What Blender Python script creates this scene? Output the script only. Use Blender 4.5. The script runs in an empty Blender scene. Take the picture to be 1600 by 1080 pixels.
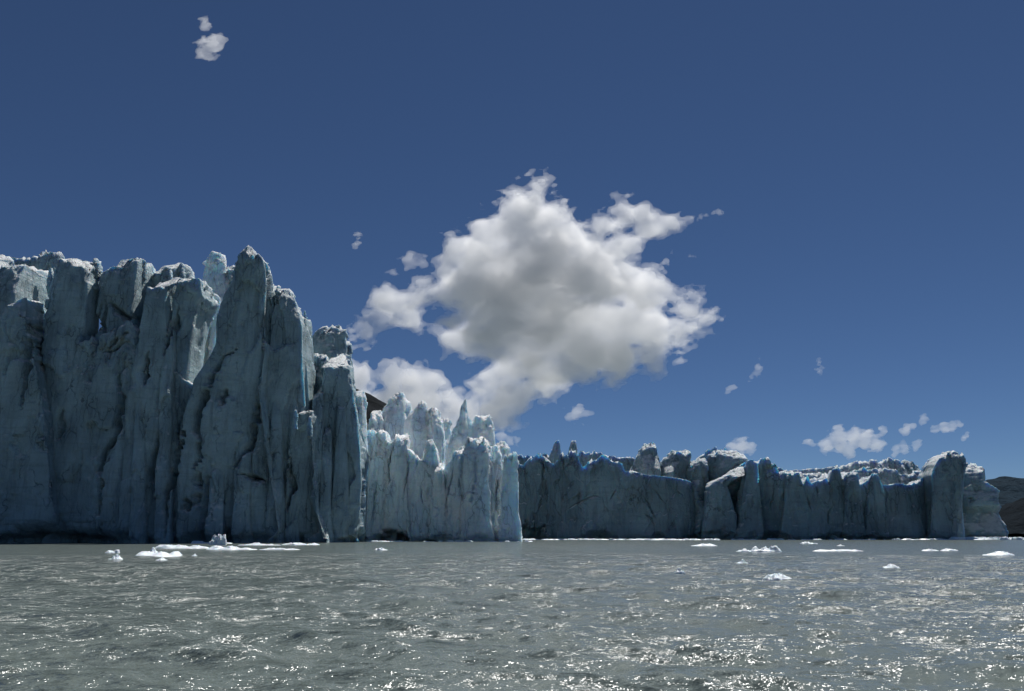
import bpy, math
import numpy as np
from mathutils import Vector

# ------------------------------------------------------------------ camera, sky, sun, exposure
SC = bpy.context.scene
COL = SC.collection
F = 1244.0                      # focal length in photo pixels (1600 x 1080)
HORIZON = 838.0                 # row of the horizon
CAM_H = 2.0                     # eye height above the lake, from a small boat
PITCH = math.atan((HORIZON - 540.0) / F)
cam = bpy.data.cameras.new('camera')
cam.sensor_width = 36.0
cam.lens = 36.0 * F / 1600.0
cam.clip_start = 0.2
cam.clip_end = 60000.0
cam_o = bpy.data.objects.new('camera', cam)
cam_o.location = (0, 0, CAM_H)
cam_o.rotation_euler = (math.pi / 2 + PITCH, 0, 0)
COL.objects.link(cam_o)
SC.camera = cam_o

SUN_ELEV, SUN_AZ = 60.0, 25.0   # azimuth: degrees to the right of the viewing direction (+Y)
world = bpy.data.worlds.new('World')
SC.world = world
world.use_nodes = True
wn = world.node_tree
bg = wn.nodes['Background']
sky = wn.nodes.new('ShaderNodeTexSky')
sky.sky_type = 'NISHITA'
sky.sun_disc = False
sky.sun_elevation = math.radians(SUN_ELEV)
sky.sun_rotation = math.radians(SUN_AZ)
sky.altitude = 3000.0
sky.air_density = 0.9
sky.dust_density = 0.1
sky.ozone_density = 9.0
wn.links.new(sky.outputs[0], bg.inputs[0])
bg.inputs[1].default_value = 0.05

sun = bpy.data.lights.new('sun', 'SUN')
sun.energy = 5.0
sun.angle = math.radians(0.53)
sun.color = (1.0, 0.97, 0.93)
sun_o = bpy.data.objects.new('sun', sun)
se, sa = math.radians(SUN_ELEV), math.radians(SUN_AZ)
sdir = Vector((math.sin(sa) * math.cos(se), math.cos(sa) * math.cos(se), math.sin(se)))
sun_o.rotation_euler = (-sdir).to_track_quat('-Z', 'Y').to_euler()
COL.objects.link(sun_o)

SC.view_settings.view_transform = 'Standard'
SC.view_settings.look = 'None'
SC.view_settings.exposure = 0.0
SC.view_settings.gamma = 1.0
SC.view_settings.use_curve_mapping = False
SC.render.engine = 'CYCLES'
cy = SC.cycles
cy.max_bounces = 16
cy.diffuse_bounces = 4
cy.glossy_bounces = 3
cy.volume_bounces = 14
cy.transparent_max_bounces = 32
cy.sample_clamp_indirect = 4.0
cy.use_denoising = True
cy.denoiser = 'OPENIMAGEDENOISE'
cy.denoising_input_passes = 'RGB_ALBEDO_NORMAL'
cy.denoising_prefilter = 'ACCURATE'

# ------------------------------------------------------------------ helpers: projection, noise, meshes
CP, SP = math.cos(PITCH), math.sin(PITCH)

def at(u, v, D):
    """world point on the plane Y = D that the photograph shows at (u, v)"""
    u = np.asarray(u, float); v = np.asarray(v, float); D = np.asarray(D, float)
    dx = u - 800.0
    a = 540.0 - v
    dy = F * CP - a * SP
    dz = F * SP + a * CP
    k = D / dy
    return dx * k, D + 0 * dx, CAM_H + dz * k

rng0 = np.random.RandomState(7)
PERM = np.concatenate([rng0.permutation(256)] * 3).astype(np.int32)
GRAD = rng0.normal(size=(256, 3)).astype(np.float32)
GRAD /= np.linalg.norm(GRAD, axis=1, keepdims=True)

def perlin(x, y, z):
    x = np.asarray(x, np.float32); y = np.asarray(y, np.float32); z = np.asarray(z, np.float32)
    xf, yf, zf = np.floor(x), np.floor(y), np.floor(z)
    xi = xf.astype(np.int32) & 255; yi = yf.astype(np.int32) & 255; zi = zf.astype(np.int32) & 255
    x = x - xf; y = y - yf; z = z - zf
    u = x * x * x * (x * (x * 6 - 15) + 10)
    v = y * y * y * (y * (y * 6 - 15) + 10)
    w = z * z * z * (z * (z * 6 - 15) + 10)
    def g(i, j, k):
        h = PERM[PERM[PERM[xi + i] + yi + j] + zi + k]
        q = GRAD[h]
        return q[..., 0] * (x - i) + q[..., 1] * (y - j) + q[..., 2] * (z - k)
    a = g(0, 0, 0); a = a + u * (g(1, 0, 0) - a)
    b = g(0, 1, 0); b = b + u * (g(1, 1, 0) - b)
    c = g(0, 0, 1); c = c + u * (g(1, 0, 1) - c)
    d = g(0, 1, 1); d = d + u * (g(1, 1, 1) - d)
    a = a + v * (b - a)
    c = c + v * (d - c)
    return (a + w * (c - a)) * 1.6

def fbm(x, y, z, oct=4, gain=0.5, lac=2.03):
    s = 0; a = 1.0
    for i in range(oct):
        s = s + a * perlin(x + 17.3 * i, y - 9.1 * i, z + 5.7 * i)
        x = x * lac; y = y * lac; z = z * lac
        a *= gain
    return s

def ridged(x, y, z, oct=3, gain=0.5):
    s = 0; a = 1.0
    for i in range(oct):
        s = s + a * (1 - 2 * np.abs(perlin(x + 7.3 * i, y + 3.1 * i, z - 4.7 * i)))
        x = x * 2.1; y = y * 2.1; z = z * 2.1
        a *= gain
    return s

def smooth(a, b, x):
    t = np.clip((x - a) / (b - a), 0, 1)
    return t * t * (3 - 2 * t)

def mesh_obj(name, verts, quads, mat, parent=None, tris=None, shade=True):
    """one mesh object from numpy arrays"""
    verts = np.ascontiguousarray(verts, np.float32)
    me = bpy.data.meshes.new(name)
    nq = 0 if quads is None else len(quads)
    nt = 0 if tris is None else len(tris)
    me.vertices.add(len(verts))
    me.vertices.foreach_set('co', verts.ravel())
    loops = []
    if nq: loops.append(np.asarray(quads, np.int32).ravel())
    if nt: loops.append(np.asarray(tris, np.int32).ravel())
    loops = np.concatenate(loops)
    me.loops.add(len(loops))
    me.loops.foreach_set('vertex_index', loops)
    me.polygons.add(nq + nt)
    st = np.concatenate([np.arange(nq) * 4, nq * 4 + np.arange(nt) * 3]).astype(np.int32)
    me.polygons.foreach_set('loop_start', st)
    me.polygons.foreach_set('use_smooth', np.full(nq + nt, shade, bool))
    me.update(calc_edges=True)
    me.materials.append(mat)
    o = bpy.data.objects.new(name, me)
    COL.objects.link(o)
    if parent is not None:
        o.parent = parent
        o.matrix_parent_inverse = parent.matrix_basis.inverted()
    return o

def tag(o, label=None, cat=None, group=None, kind=None):
    if label: o['label'] = label
    if cat: o['category'] = cat
    if group: o['group'] = group
    if kind: o['kind'] = kind
    return o

def empty(name, loc):
    o = bpy.data.objects.new(name, None)
    o.location = loc
    COL.objects.link(o)
    bpy.context.view_layer.update()
    return o

def grid_quads(n, m, wrap=False):
    """n rows x m columns of vertices"""
    i = np.arange(n - 1)[:, None] * m
    j = np.arange(m if wrap else m - 1)[None, :]
    j2 = (j + 1) % m
    return np.stack([i + j, i + j2, i + m + j2, i + m + j], -1).reshape(-1, 4)

# ------------------------------------------------------------------ materials
def new_mat(name):
    m = bpy.data.materials.new(name)
    m.use_nodes = True
    nt = m.node_tree
    return m, nt, nt.nodes['Principled BSDF'], nt.nodes['Material Output']

def nd(nt, t, **kw):
    n = nt.nodes.new(t)
    for k, v in kw.items():
        if k in n.inputs.keys():
            n.inputs[k].default_value = v
        else:
            setattr(n, k, v)
    return n

def mixc(nt, fac, a, b):
    n = nt.nodes.new('ShaderNodeMix'); n.data_type = 'RGBA'
    for s, v in ((n.inputs[0], fac), (n.inputs[6], a), (n.inputs[7], b)):
        if hasattr(v, 'links') or hasattr(v, 'is_linked'):
            nt.links.new(v, s)
        else:
            s.default_value = v
    return n.outputs[2]

def mapr(nt, val, a, b, c=0.0, d=1.0):
    n = nt.nodes.new('ShaderNodeMapRange')
    nt.links.new(val, n.inputs[0])
    for i, v in enumerate((a, b, c, d)):
        n.inputs[1 + i].default_value = v
    return n.outputs[0]

def math_n(nt, op, a, b=None):
    n = nt.nodes.new('ShaderNodeMath'); n.operation = op
    for s, v in zip(n.inputs, (a, b)):
        if v is None: continue
        if hasattr(v, 'is_linked'): nt.links.new(v, s)
        else: s.default_value = v
    return n.outputs[0]

def noise(nt, vec, scale, detail=4.0, rough=0.55, dist=0.0):
    n = nt.nodes.new('ShaderNodeTexNoise')
    nt.links.new(vec, n.inputs['Vector'])
    n.inputs['Scale'].default_value = scale
    n.inputs['Detail'].default_value = detail
    n.inputs['Roughness'].default_value = rough
    n.inputs['Distortion'].default_value = dist
    return n.outputs[0]

def scaled_pos(nt, sx, sy, sz):
    g = nt.nodes.new('ShaderNodeNewGeometry')
    m = nt.nodes.new('ShaderNodeMapping')
    nt.links.new(g.outputs['Position'], m.inputs[0])
    m.inputs['Scale'].default_value = (sx, sy, sz)
    return m.outputs[0], g

def ice_material(name, k, clean, dirty, crust, sss_w, radius, streak=0.5):
    """glacier ice: k = world metres per 'unit' of texture"""
    m, nt, bs, out = new_mat(name)
    pos, geo = scaled_pos(nt, 1 / k, 1 / k, 1 / k)
    flute, _ = scaled_pos(nt, 1 / k, 1 / k, 0.16 / k)
    strata, _ = scaled_pos(nt, 0.12 / k, 0.12 / k, 1 / k)
    big = mapr(nt, noise(nt, pos, 0.07, 5), 0.38, 0.62)
    col = mixc(nt, big, clean, dirty)
    # long vertical meltwater streaks of dirt
    st = mapr(nt, noise(nt, flute, 0.5, 6, 0.62, 0.4), 0.50, 0.72, 0.0, streak)
    col = mixc(nt, st, col, (dirty[0] * .55, dirty[1] * .55, dirty[2] * .56, 1))
    # faint annual layering
    ly = mapr(nt, noise(nt, strata, 0.8, 5, 0.65), 0.52, 0.70, 0.0, 0.35)
    col = mixc(nt, ly, col, (dirty[0] * .75, dirty[1] * .72, dirty[2] * .68, 1))
    # steep network of hairline fractures, their crevice shade painted as dark lines
    fr = None
    for (fx, fz, wd, rot) in ((0.17, 0.030, 0.022, 0.05), (0.45, 0.085, 0.030, -0.12)):
        mp = nt.nodes.new('ShaderNodeMapping')
        mp.inputs['Scale'].default_value = (fx / k, fx / k, fz / k); mp.inputs['Rotation'].default_value = (0, rot, 0)
        nt.links.new(geo.outputs['Position'], mp.inputs[0])
        nz_ = nt.nodes.new('ShaderNodeTexNoise'); nz_.inputs['Scale'].default_value = 0.35 / k; nz_.inputs['Detail'].default_value = 5
        nt.links.new(geo.outputs['Position'], nz_.inputs['Vector'])
        sca = nt.nodes.new('ShaderNodeVectorMath'); sca.operation = 'SCALE'; sca.inputs['Scale'].default_value = 0.55
        nt.links.new(nz_.outputs['Color'], sca.inputs[0])
        add = nt.nodes.new('ShaderNodeVectorMath'); add.operation = 'ADD'
        nt.links.new(mp.outputs[0], add.inputs[0]); nt.links.new(sca.outputs[0], add.inputs[1])
        vo = nt.nodes.new('ShaderNodeTexVoronoi'); vo.feature = 'DISTANCE_TO_EDGE'; vo.inputs['Scale'].default_value = 1.0
        nt.links.new(add.outputs[0], vo.inputs['Vector'])
        ln = mapr(nt, vo.outputs['Distance'], 0.0, wd, 1.0, 0.0)
        ln = math_n(nt, 'MULTIPLY', ln, mapr(nt, noise(nt, pos, 0.11 if fx < .3 else 0.07, 3), 0.47, 0.60))
        fr = ln if fr is None else math_n(nt, 'MAXIMUM', fr, ln)
    col = mixc(nt, math_n(nt, 'MULTIPLY', fr, 0.68), col, (dirty[0] * .3, dirty[1] * .32, dirty[2] * .34, 1))
    # weathered white crust on faces that look up
    sep = nt.nodes.new('ShaderNodeSeparateXYZ')
    nt.links.new(geo.outputs['Normal'], sep.inputs[0])
    up = math_n(nt, 'ADD', sep.outputs[2], mapr(nt, noise(nt, pos, 0.6, 4), 0.3, 0.7, -0.25, 0.25))
    up = mapr(nt, up, 0.28, 0.66)
    col = mixc(nt, up, col, crust)
    nt.links.new(col, bs.inputs['Base Color'])
    bs.inputs['Roughness'].default_value = 0.6
    bs.inputs['Specular IOR Level'].default_value = 0.3
    bs.subsurface_method = 'RANDOM_WALK'
    nt.links.new(mapr(nt, up, 0, 1, sss_w, 0.15), bs.inputs['Subsurface Weight'])
    bs.inputs['Subsurface Radius'].default_value = radius
    bs.inputs['Subsurface Scale'].default_value = 1.0
    b1 = nt.nodes.new('ShaderNodeBump')
    lay, _ = scaled_pos(nt, 0.10 / k, 0.10 / k, 1.4 / k)
    h = math_n(nt, 'ADD', math_n(nt, 'ADD', noise(nt, pos, 1.0, 9, 0.7), math_n(nt, 'MULTIPLY', noise(nt, lay, 1.0, 4, 0.6), 0.35)),
               math_n(nt, 'MULTIPLY', noise(nt, flute, 1.6, 6, 0.6), 0.8))
    h = math_n(nt, 'SUBTRACT', h, math_n(nt, 'MULTIPLY', fr, 0.5))
    nt.links.new(h, b1.inputs['Height'])
    b1.inputs['Strength'].default_value = 0.9
    b1.inputs['Distance'].default_value = 0.9 * k
    nt.links.new(b1.outputs[0], bs.inputs['Normal'])
    return m

ICE_A = ice_material('grey_glacier_ice', 1.0, (.39, .53, .58, 1), (.26, .36, .40, 1), (.66, .69, .70, 1), 0.38, (0.9, 2.1, 3.9), 0.6)
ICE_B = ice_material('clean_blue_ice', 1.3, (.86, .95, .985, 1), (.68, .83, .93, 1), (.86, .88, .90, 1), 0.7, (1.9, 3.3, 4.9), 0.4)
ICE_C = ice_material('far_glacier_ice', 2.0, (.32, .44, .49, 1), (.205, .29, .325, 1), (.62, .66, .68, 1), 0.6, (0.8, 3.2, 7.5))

def floe_material():
    m, nt, bs, out = new_mat('floating_ice')
    pos, geo = scaled_pos(nt, 1, 1, 1)
    col = mixc(nt, mapr(nt, noise(nt, pos, 1.2, 5), 0.35, 0.65), (.80, .84, .86, 1), (.66, .76, .82, 1))
    nt.links.new(col, bs.inputs['Base Color'])
    bs.inputs['Roughness'].default_value = 0.45
    bs.inputs['Subsurface Weight'].default_value = 0.3
    bs.inputs['Subsurface Radius'].default_value = (0.1, 0.3, 0.6)
    b = nt.nodes.new('ShaderNodeBump')
    nt.links.new(noise(nt, pos, 6.0, 6, 0.6), b.inputs['Height'])
    b.inputs['Strength'].default_value = 0.6
    b.inputs['Distance'].default_value = 0.1
    nt.links.new(b.outputs[0], bs.inputs['Normal'])
    return m
FLOE = floe_material()

WAVELET = 3.5
def water_material():
    m, nt, bs, out = new_mat('glacial_lake_water')
    pos, geo = scaled_pos(nt, 1, 1, 1)
    big = mapr(nt, noise(nt, pos, 0.03, 3), 0.35, 0.65)
    col = mixc(nt, big, (.130, .160, .147, 1), (.142, .168, .153, 1))    # rock flour suspended in the lake
    nt.links.new(col, bs.inputs['Base Color'])
    bs.inputs['Roughness'].default_value = 0.16
    bs.inputs['IOR'].default_value = 1.33
    # wind ripples: the lee under the cliffs is calmer
    vl = nt.nodes.new('ShaderNodeVectorMath'); vl.operation = 'LENGTH'
    nt.links.new(geo.outputs['Position'], vl.inputs[0])
    calm = mapr(nt, vl.outputs['Value'], 88.0, 108.0, 1.0, 0.30)
    gust = mapr(nt, noise(nt, pos, 0.045, 3, 0.6), 0.35, 0.65, 0.86, 1.08)
    amp = math_n(nt, 'MULTIPLY', math_n(nt, 'MULTIPLY', calm, gust), mapr(nt, vl.outputs['Value'], 22.0, 55.0, 1.0, 1.4))   # slopes steepened further out, added for more far glitter
    # small wavelets as slopes, several sizes, independent of the distance they are seen from
    tot = None
    for sc, sx, sy, off in ((0.6, 0.54, 0.34, 0.0), (2.6, 0.64, 0.40, 7.0), (9.0, 0.70, 0.46, 13.0), (36.0, 0.76, 0.52, 19.0)):
        mp = nt.nodes.new('ShaderNodeMapping'); mp.inputs['Scale'].default_value = (0.7, 1.0, 1.0); mp.inputs['Location'].default_value = (off, off * 2, off)
        mp.inputs['Rotation'].default_value = (0, 0, 0.3)
        nt.links.new(geo.outputs['Position'], mp.inputs[0])
        n = nt.nodes.new('ShaderNodeTexNoise')
        n.inputs['Scale'].default_value = sc; n.inputs['Detail'].default_value = 1.5; n.inputs['Distortion'].default_value = 0.4
        nt.links.new(mp.outputs[0], n.inputs['Vector'])
        a = nt.nodes.new('ShaderNodeVectorMath'); a.operation = 'SUBTRACT'
        nt.links.new(n.outputs['Color'], a.inputs[0]); a.inputs[1].default_value = (.5, .5, .5)
        b = nt.nodes.new('ShaderNodeVectorMath'); b.operation = 'MULTIPLY'
        nt.links.new(a.outputs[0], b.inputs[0]); b.inputs[1].default_value = (sx * WAVELET, sy * WAVELET, 0)
        if tot is None: tot = b.outputs[0]
        else:
            c = nt.nodes.new('ShaderNodeVectorMath'); c.operation = 'ADD'
            nt.links.new(tot, c.inputs[0]); nt.links.new(b.outputs[0], c.inputs[1]); tot = c.outputs[0]
    sc_ = nt.nodes.new('ShaderNodeVectorMath'); sc_.operation = 'SCALE'
    nt.links.new(tot, sc_.inputs[0]); nt.links.new(amp, sc_.inputs['Scale'])
    ad = nt.nodes.new('ShaderNodeVectorMath'); ad.operation = 'ADD'
    nt.links.new(geo.outputs['Normal'], ad.inputs[0]); nt.links.new(sc_.outputs[0], ad.inputs[1])
    no = nt.nodes.new('ShaderNodeVectorMath'); no.operation = 'NORMALIZE'
    nt.links.new(ad.outputs[0], no.inputs[0])
    nt.links.new(no.outputs[0], bs.inputs['Normal'])
    return m
WATER = water_material()

def rock_material(name, a, b_, k):
    m, nt, bs, out = new_mat(name)
    pos, geo = scaled_pos(nt, 1 / k, 1 / k, 1 / k)
    col = mixc(nt, mapr(nt, noise(nt, pos, 1.0, 8, 0.65), 0.38, 0.62), a, b_)
    nt.links.new(col, bs.inputs['Base Color'])
    bs.inputs['Roughness'].default_value = 1.0
    bs.inputs['Specular IOR Level'].default_value = 0.05
    b = nt.nodes.new('ShaderNodeBump')
    nt.links.new(noise(nt, pos, 2.0, 10, 0.65), b.inputs['Height'])
    b.inputs['Strength'].default_value = 0.7
    b.inputs['Distance'].default_value = 0.5 * k
    nt.links.new(b.outputs[0], bs.inputs['Normal'])
    return m
ROCK = rock_material('dark_rock', (.018, .022, .026, 1), (.008, .011, .013, 1), 40)
FOREST = rock_material('haze_tinted_forest', (.016, .034, .052, 1), (.010, .022, .034, 1), 60)  # no air is built; the haze is put into this bluish colour
FOREST2 = rock_material('shade_tinted_forest', (.007, .013, .019, 1), (.004, .008, .012, 1), 40)  # darker copy of the forest, hillside shade painted into the colour

def cloud_material(name, dens):
    m, nt, bs, out = new_mat(name)
    nt.nodes.remove(bs)
    v = nt.nodes.new('ShaderNodeVolumePrincipled')
    v.inputs['Color'].default_value = (0.985, 0.985, 0.985, 1)
    v.inputs['Density'].default_value = dens
    v.inputs['Anisotropy'].default_value = 0.35
    nt.links.new(v.outputs[0], out.inputs['Volume'])
    try: m.cycles.homogeneous_volume = True
    except Exception: pass
    return m

# ------------------------------------------------------------------ ground plan: lake, lake bed, glacier plateau, mountains
def build_lake():
    a1 = np.radians(40.0)
    dense = np.arange(-a1, a1, 0.0020)
    rest = np.linspace(a1, 2 * math.pi - a1, 140)
    th = np.concatenate([dense, rest[:-1]])
    r = [0.6]
    while r[-1] < 26000:
        R = r[-1]
        q = 0.06 if R < 9 else (0.008 if R < 120 else 0.008 + 0.05 * min(1, (R - 120) / 600))
        r.append(R * (1 + q))
    r = np.array(r)
    R, T = np.meshgrid(r, th, indexing='ij')
    x = R * np.sin(T); y = R * np.cos(T)
    rg = np.random.RandomState(11)
    z = np.zeros_like(x); hx = np.zeros_like(x); hy = np.zeros_like(x)
    dr = np.maximum(R * 0.008, 0.03)
    gust = 0.75 + 0.5 * fbm(x / 23.0, y / 31.0, np.zeros_like(x), 3)
    calm = 1 - 0.6 * smooth(85, 112, R)
    front = np.abs(T if False else np.arctan2(x, y)) < a1 + 0.02
    # a wind sea of many crossing short waves
    for i in range(64):
        lam = 0.38 * (13.0 ** rg.rand())
        ang = math.radians(rg.normal(112, 30))         # crests slant up to the right in the picture
        k = 2 * math.pi / lam
        amp = 0.0100 * lam ** 0.82 * rg.uniform(0.5, 1.2)
        dx, dy = math.sin(math.radians(180 - 0)) * 0 + math.cos(ang), -math.sin(ang)
        w = np.clip((lam / dr - 2.5) / 4.0, 0, 1) * calm * gust * front
        ph = k * (dx * x + dy * y) + rg.rand() * 6.283 + 0.9 * perlin(x / (lam * 5), y / (lam * 5), np.full_like(x, i * 3.7))
        z += w * amp * np.sin(ph)
        q = 0.75 * w * amp * np.cos(ph)
        hx += q * dx; hy += q * dy
    x2 = x + hx; y2 = y + hy
    v = np.stack([x2, y2, z], -1).reshape(-1, 3)
    n, mm = R.shape
    q = grid_quads(n, mm, wrap=True)[:, ::-1]
    c = len(v)
    v = np.vstack([v, [[0, 0, 0]]])
    j = np.arange(mm)
    tr = np.stack([np.full(mm, c), (j + 1) % mm, j], -1)
    o = mesh_obj('lake', v, q, WATER, tris=tr)
    tag(o, 'choppy milky grey green glacial lake glittering in the sun', kind='structure')
    return o
build_lake()

def terrain(name, label, top, D, depth, mat, seed, rough, nx=260, ny=70):
    us = np.array([p[0] for p in top], float); vs = np.array([p[1] for p in top], float)
    u = np.linspace(us[0], us[-1], nx)
    X, _, Z = at(u, np.interp(u, us, vs), D)
    s = np.linspace(-1, 1, ny)
    X2 = np.repeat(X[None], ny, 0)
    Y2 = D + s[:, None] * depth + 0 * X2
    k = 1 / rough
    prof = np.clip(1 - np.abs(s), 0, 1) ** 0.9
    Zt = Z[None] * prof[:, None]
    nz = fbm(X2 * k, Y2 * k, X2 * 0 + seed, 6, 0.52)
    rd = ridged(X2 * k * 1.3, Y2 * k * 1.3, X2 * 0 + seed, 4)
    amp = rough * 0.16
    Zt = Zt + amp * (nz + 0.5 * rd) * np.minimum(1, (1 - prof[:, None]) * 3 + 0.12) * prof[:, None] - 20 * (prof[:, None] < .02)
    v = np.stack([X2, Y2, Zt], -1).reshape(-1, 3)
    o = mesh_obj(name, v, grid_quads(ny, nx), mat)
    tag(o, label, kind='structure')
    return o

terrain('mountain', 'dark bare mountain shoulder showing between the two left ice cliffs', [(380, 560), (470, 572), (520, 590), (556, 606), (580, 616), (604, 630), (640, 650), (720, 690), (800, 760)], 1500, 420, ROCK, 3.3, 130)
terrain('distant_hill', 'forested ridge with haze put into its blue colour beyond the right end of the glacier', [(1380, 790), (1460, 760), (1527, 751), (1556, 749), (1566, 745), (1578, 748), (1598, 751), (1640, 760), (1720, 750), (1850, 765)], 2600, 800, FOREST, 8.1, 220)
terrain('near_hill', 'dark hillside with shade put into its colour at the right edge above the lake', [(1450, 842), (1520, 828), (1560, 812), (1580, 799), (1600, 787), (1640, 770), (1760, 740), (1900, 745)], 1500, 380, FOREST2, 5.5, 120)

# ------------------------------------------------------------------ glacier building blocks
def column(parent, name, D, rows, dep, seed, mat, lean=0.0, k=1.0, nz=150, nt=88, K=6, rough=1.0, foot=0.0, label=None, FD=None, H=80.0, sec=0.0, tilt=None, front=True, foff=None, zbase=-3.0, grow=False):
    """a pillar of ice lofted through measured widths; rows = (v, uL, uR) from top to foot"""
    rg = np.random.RandomState(seed)
    if not front or (FD is not None and D - dep > FD(0 * np.ones(1))[0] + 30 and sec != 1.0): nz = min(nz, 110); nt = min(nt, 72)
    rows = sorted(rows)
    vv = np.array([r[0] for r in rows], float)
    xl, _, z = at([r[1] for r in rows], vv, D)
    xr, _, _ = at([r[2] for r in rows], vv, D)
    zt = z[0]
    zs = np.linspace(zbase, zt, nz)
    o = np.argsort(z)
    XL = np.interp(zs, z[o], xl[o]); XR = np.interp(zs, z[o], xr[o])
    cx = (XL + XR) / 2; hw = (XR - XL) / 2
    hmax = np.percentile(hw, 70)
    # cap: shrink over the top
    nc = 9
    f = np.cos(np.linspace(0, math.pi / 2, nc + 1)[1:])
    f[-1] = 0.0
    zc = zt + hw[-1] * 0.10 * np.sin(np.linspace(0, math.pi / 2, nc + 1)[1:])
    zs = np.concatenate([zs, zc])
    cx = np.concatenate([cx, np.full(nc, cx[-1])])
    hw = np.concatenate([hw, hw[-1] * f])
    n = len(zs)
    tf = np.linspace(0, 1, nt, endpoint=False)
    th = 2 * math.pi * tf + 0.55 * np.cos(2 * math.pi * tf) + 0.0      # closer together on the side that faces the lake
    ti = np.sort((np.arange(K) + rg.uniform(-0.32, 0.32, K)) / K * 2 * math.pi)
    zz = np.linspace(-3, zc[-1], 9)
    r = np.full((n, nt), 9.0)
    for a in ti:
        h = 1 + np.interp(zs, zz, rg.normal(0, 0.15, 9))
        tw = np.interp(zs, zz, np.cumsum(rg.normal(0, 0.07, 9)))
        c = np.cos(th[None] - a - tw[:, None])
        r = np.minimum(r, h[:, None] / np.maximum(c, 0.22))
    rx = r * np.cos(th)[None]; ry = r * np.sin(th)[None]
    mx, mn = rx.max(1, keepdims=True), rx.min(1, keepdims=True)
    rx = (rx - (mx + mn) / 2) / ((mx - mn) / 2)
    ry = ry / np.abs(ry).max(1, keepdims=True)
    dz = dep * np.clip(hw / hmax, 0, 1.4) ** 0.7
    x = cx[:, None] + hw[:, None] * rx
    tt = np.clip(zs / max(zt, 1), 0, 1)
    y = D + dz[:, None] * ry + (lean * tt ** 2)[:, None]
    Z = np.repeat(zs[:, None], nt, 1)
    nx = np.cos(th)[None] + 0 * x; ny = np.sin(th)[None] + 0 * x
    if FD is not None:
        fd = FD(x)
        if front and D - dep < fd.mean() + 9:
            # the pillar grows out of one cliff face that it shares with its neighbours
            w = (1 - 0.40 * smooth(0.82 * zt, 1.04 * zt, Z)) * smooth(0.0, 0.16, -ry)
            off = (rg.uniform(-2.4, 2.4) * k * (1.0 if sec == 1.0 else 1.5 if sec == 2.0 else 0.7) if foff is None else foff) * (0.6 + 0.4 * np.clip(Z / zt, 0, 1))
            if grow: off = 2.0 + (foff - 2.0) * np.clip(1 - Z / zt, 0, 1) ** 0.6     # a buttress that emerges from the face
            y = y * (1 - w) + w * (fd + off + 1.5 * k * (1 + ry))
            nx = nx * (1 - w); ny = ny * (1 - w) - w
    # broken top: planes that slope down towards the lake and to one side
    for q in range(2):
        sl = rg.uniform(0.15, 0.75) if tilt is None else tilt
        sx = rg.uniform(-0.5, 0.5)
        cutz = zt + 0.12 * hw.max() - sl * np.maximum(0, D + dep * rg.uniform(-0.5, 0.4) - y) - sx * (x - cx[-1]) * (1 if q else 0) + 0.25 * k * np.floor(2.5 * perlin(x / (5 * k), y / (3 * k), 0 * x + seed))
        Z = np.where(Z > 0.45 * zt, np.minimum(Z, np.maximum(cutz, 0.72 * zt)), Z)
    x, y, Z = displace(x, y, Z, nx, ny, zt, seed, k, rough, foot, np.minimum(1, hw / (3.0 * k))[:, None], sec)
    v = np.stack([x, y, Z], -1).reshape(-1, 3)
    ob = mesh_obj(name, v, grid_quads(n, nt, wrap=True), mat, parent)
    if label: ob['label'] = label
    return ob

RAND = rng0.rand(256).astype(np.float32)
JIT = rng0.rand(256, 3).astype(np.float32)

def voro(x, y, z):
    """blocks of a broken mass: per-block random value and tilted plane"""
    x = np.asarray(x, np.float32); y = np.asarray(y, np.float32); z = np.asarray(z, np.float32)
    bx_, by_, bz_ = np.floor(x - 0.5), np.floor(y - 0.5), np.floor(z - 0.5)
    best = np.full(x.shape, 9.0, np.float32); val = np.zeros_like(x); pl = np.zeros_like(x)
    for i in (0, 1):
        for j in (0, 1):
            for k in (0, 1):
                cx = bx_ + i; cy = by_ + j; cz = bz_ + k
                h = PERM[PERM[PERM[cx.astype(np.int32) & 255] + (cy.astype(np.int32) & 255)] + (cz.astype(np.int32) & 255)]
                jt = JIT[h]
                dx = x - cx - jt[..., 0]; dy = y - cy - jt[..., 1]; dz = z - cz - jt[..., 2]
                d2 = dx * dx + dy * dy + dz * dz
                m = d2 < best
                best = np.where(m, d2, best)
                g = GRAD[(h * 7 + 3) & 255]
                val = np.where(m, RAND[h], val)
                pl = np.where(m, g[..., 0] * dx + g[..., 1] * dy + g[..., 2] * dz, pl)
    return val - 0.5, pl

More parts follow.
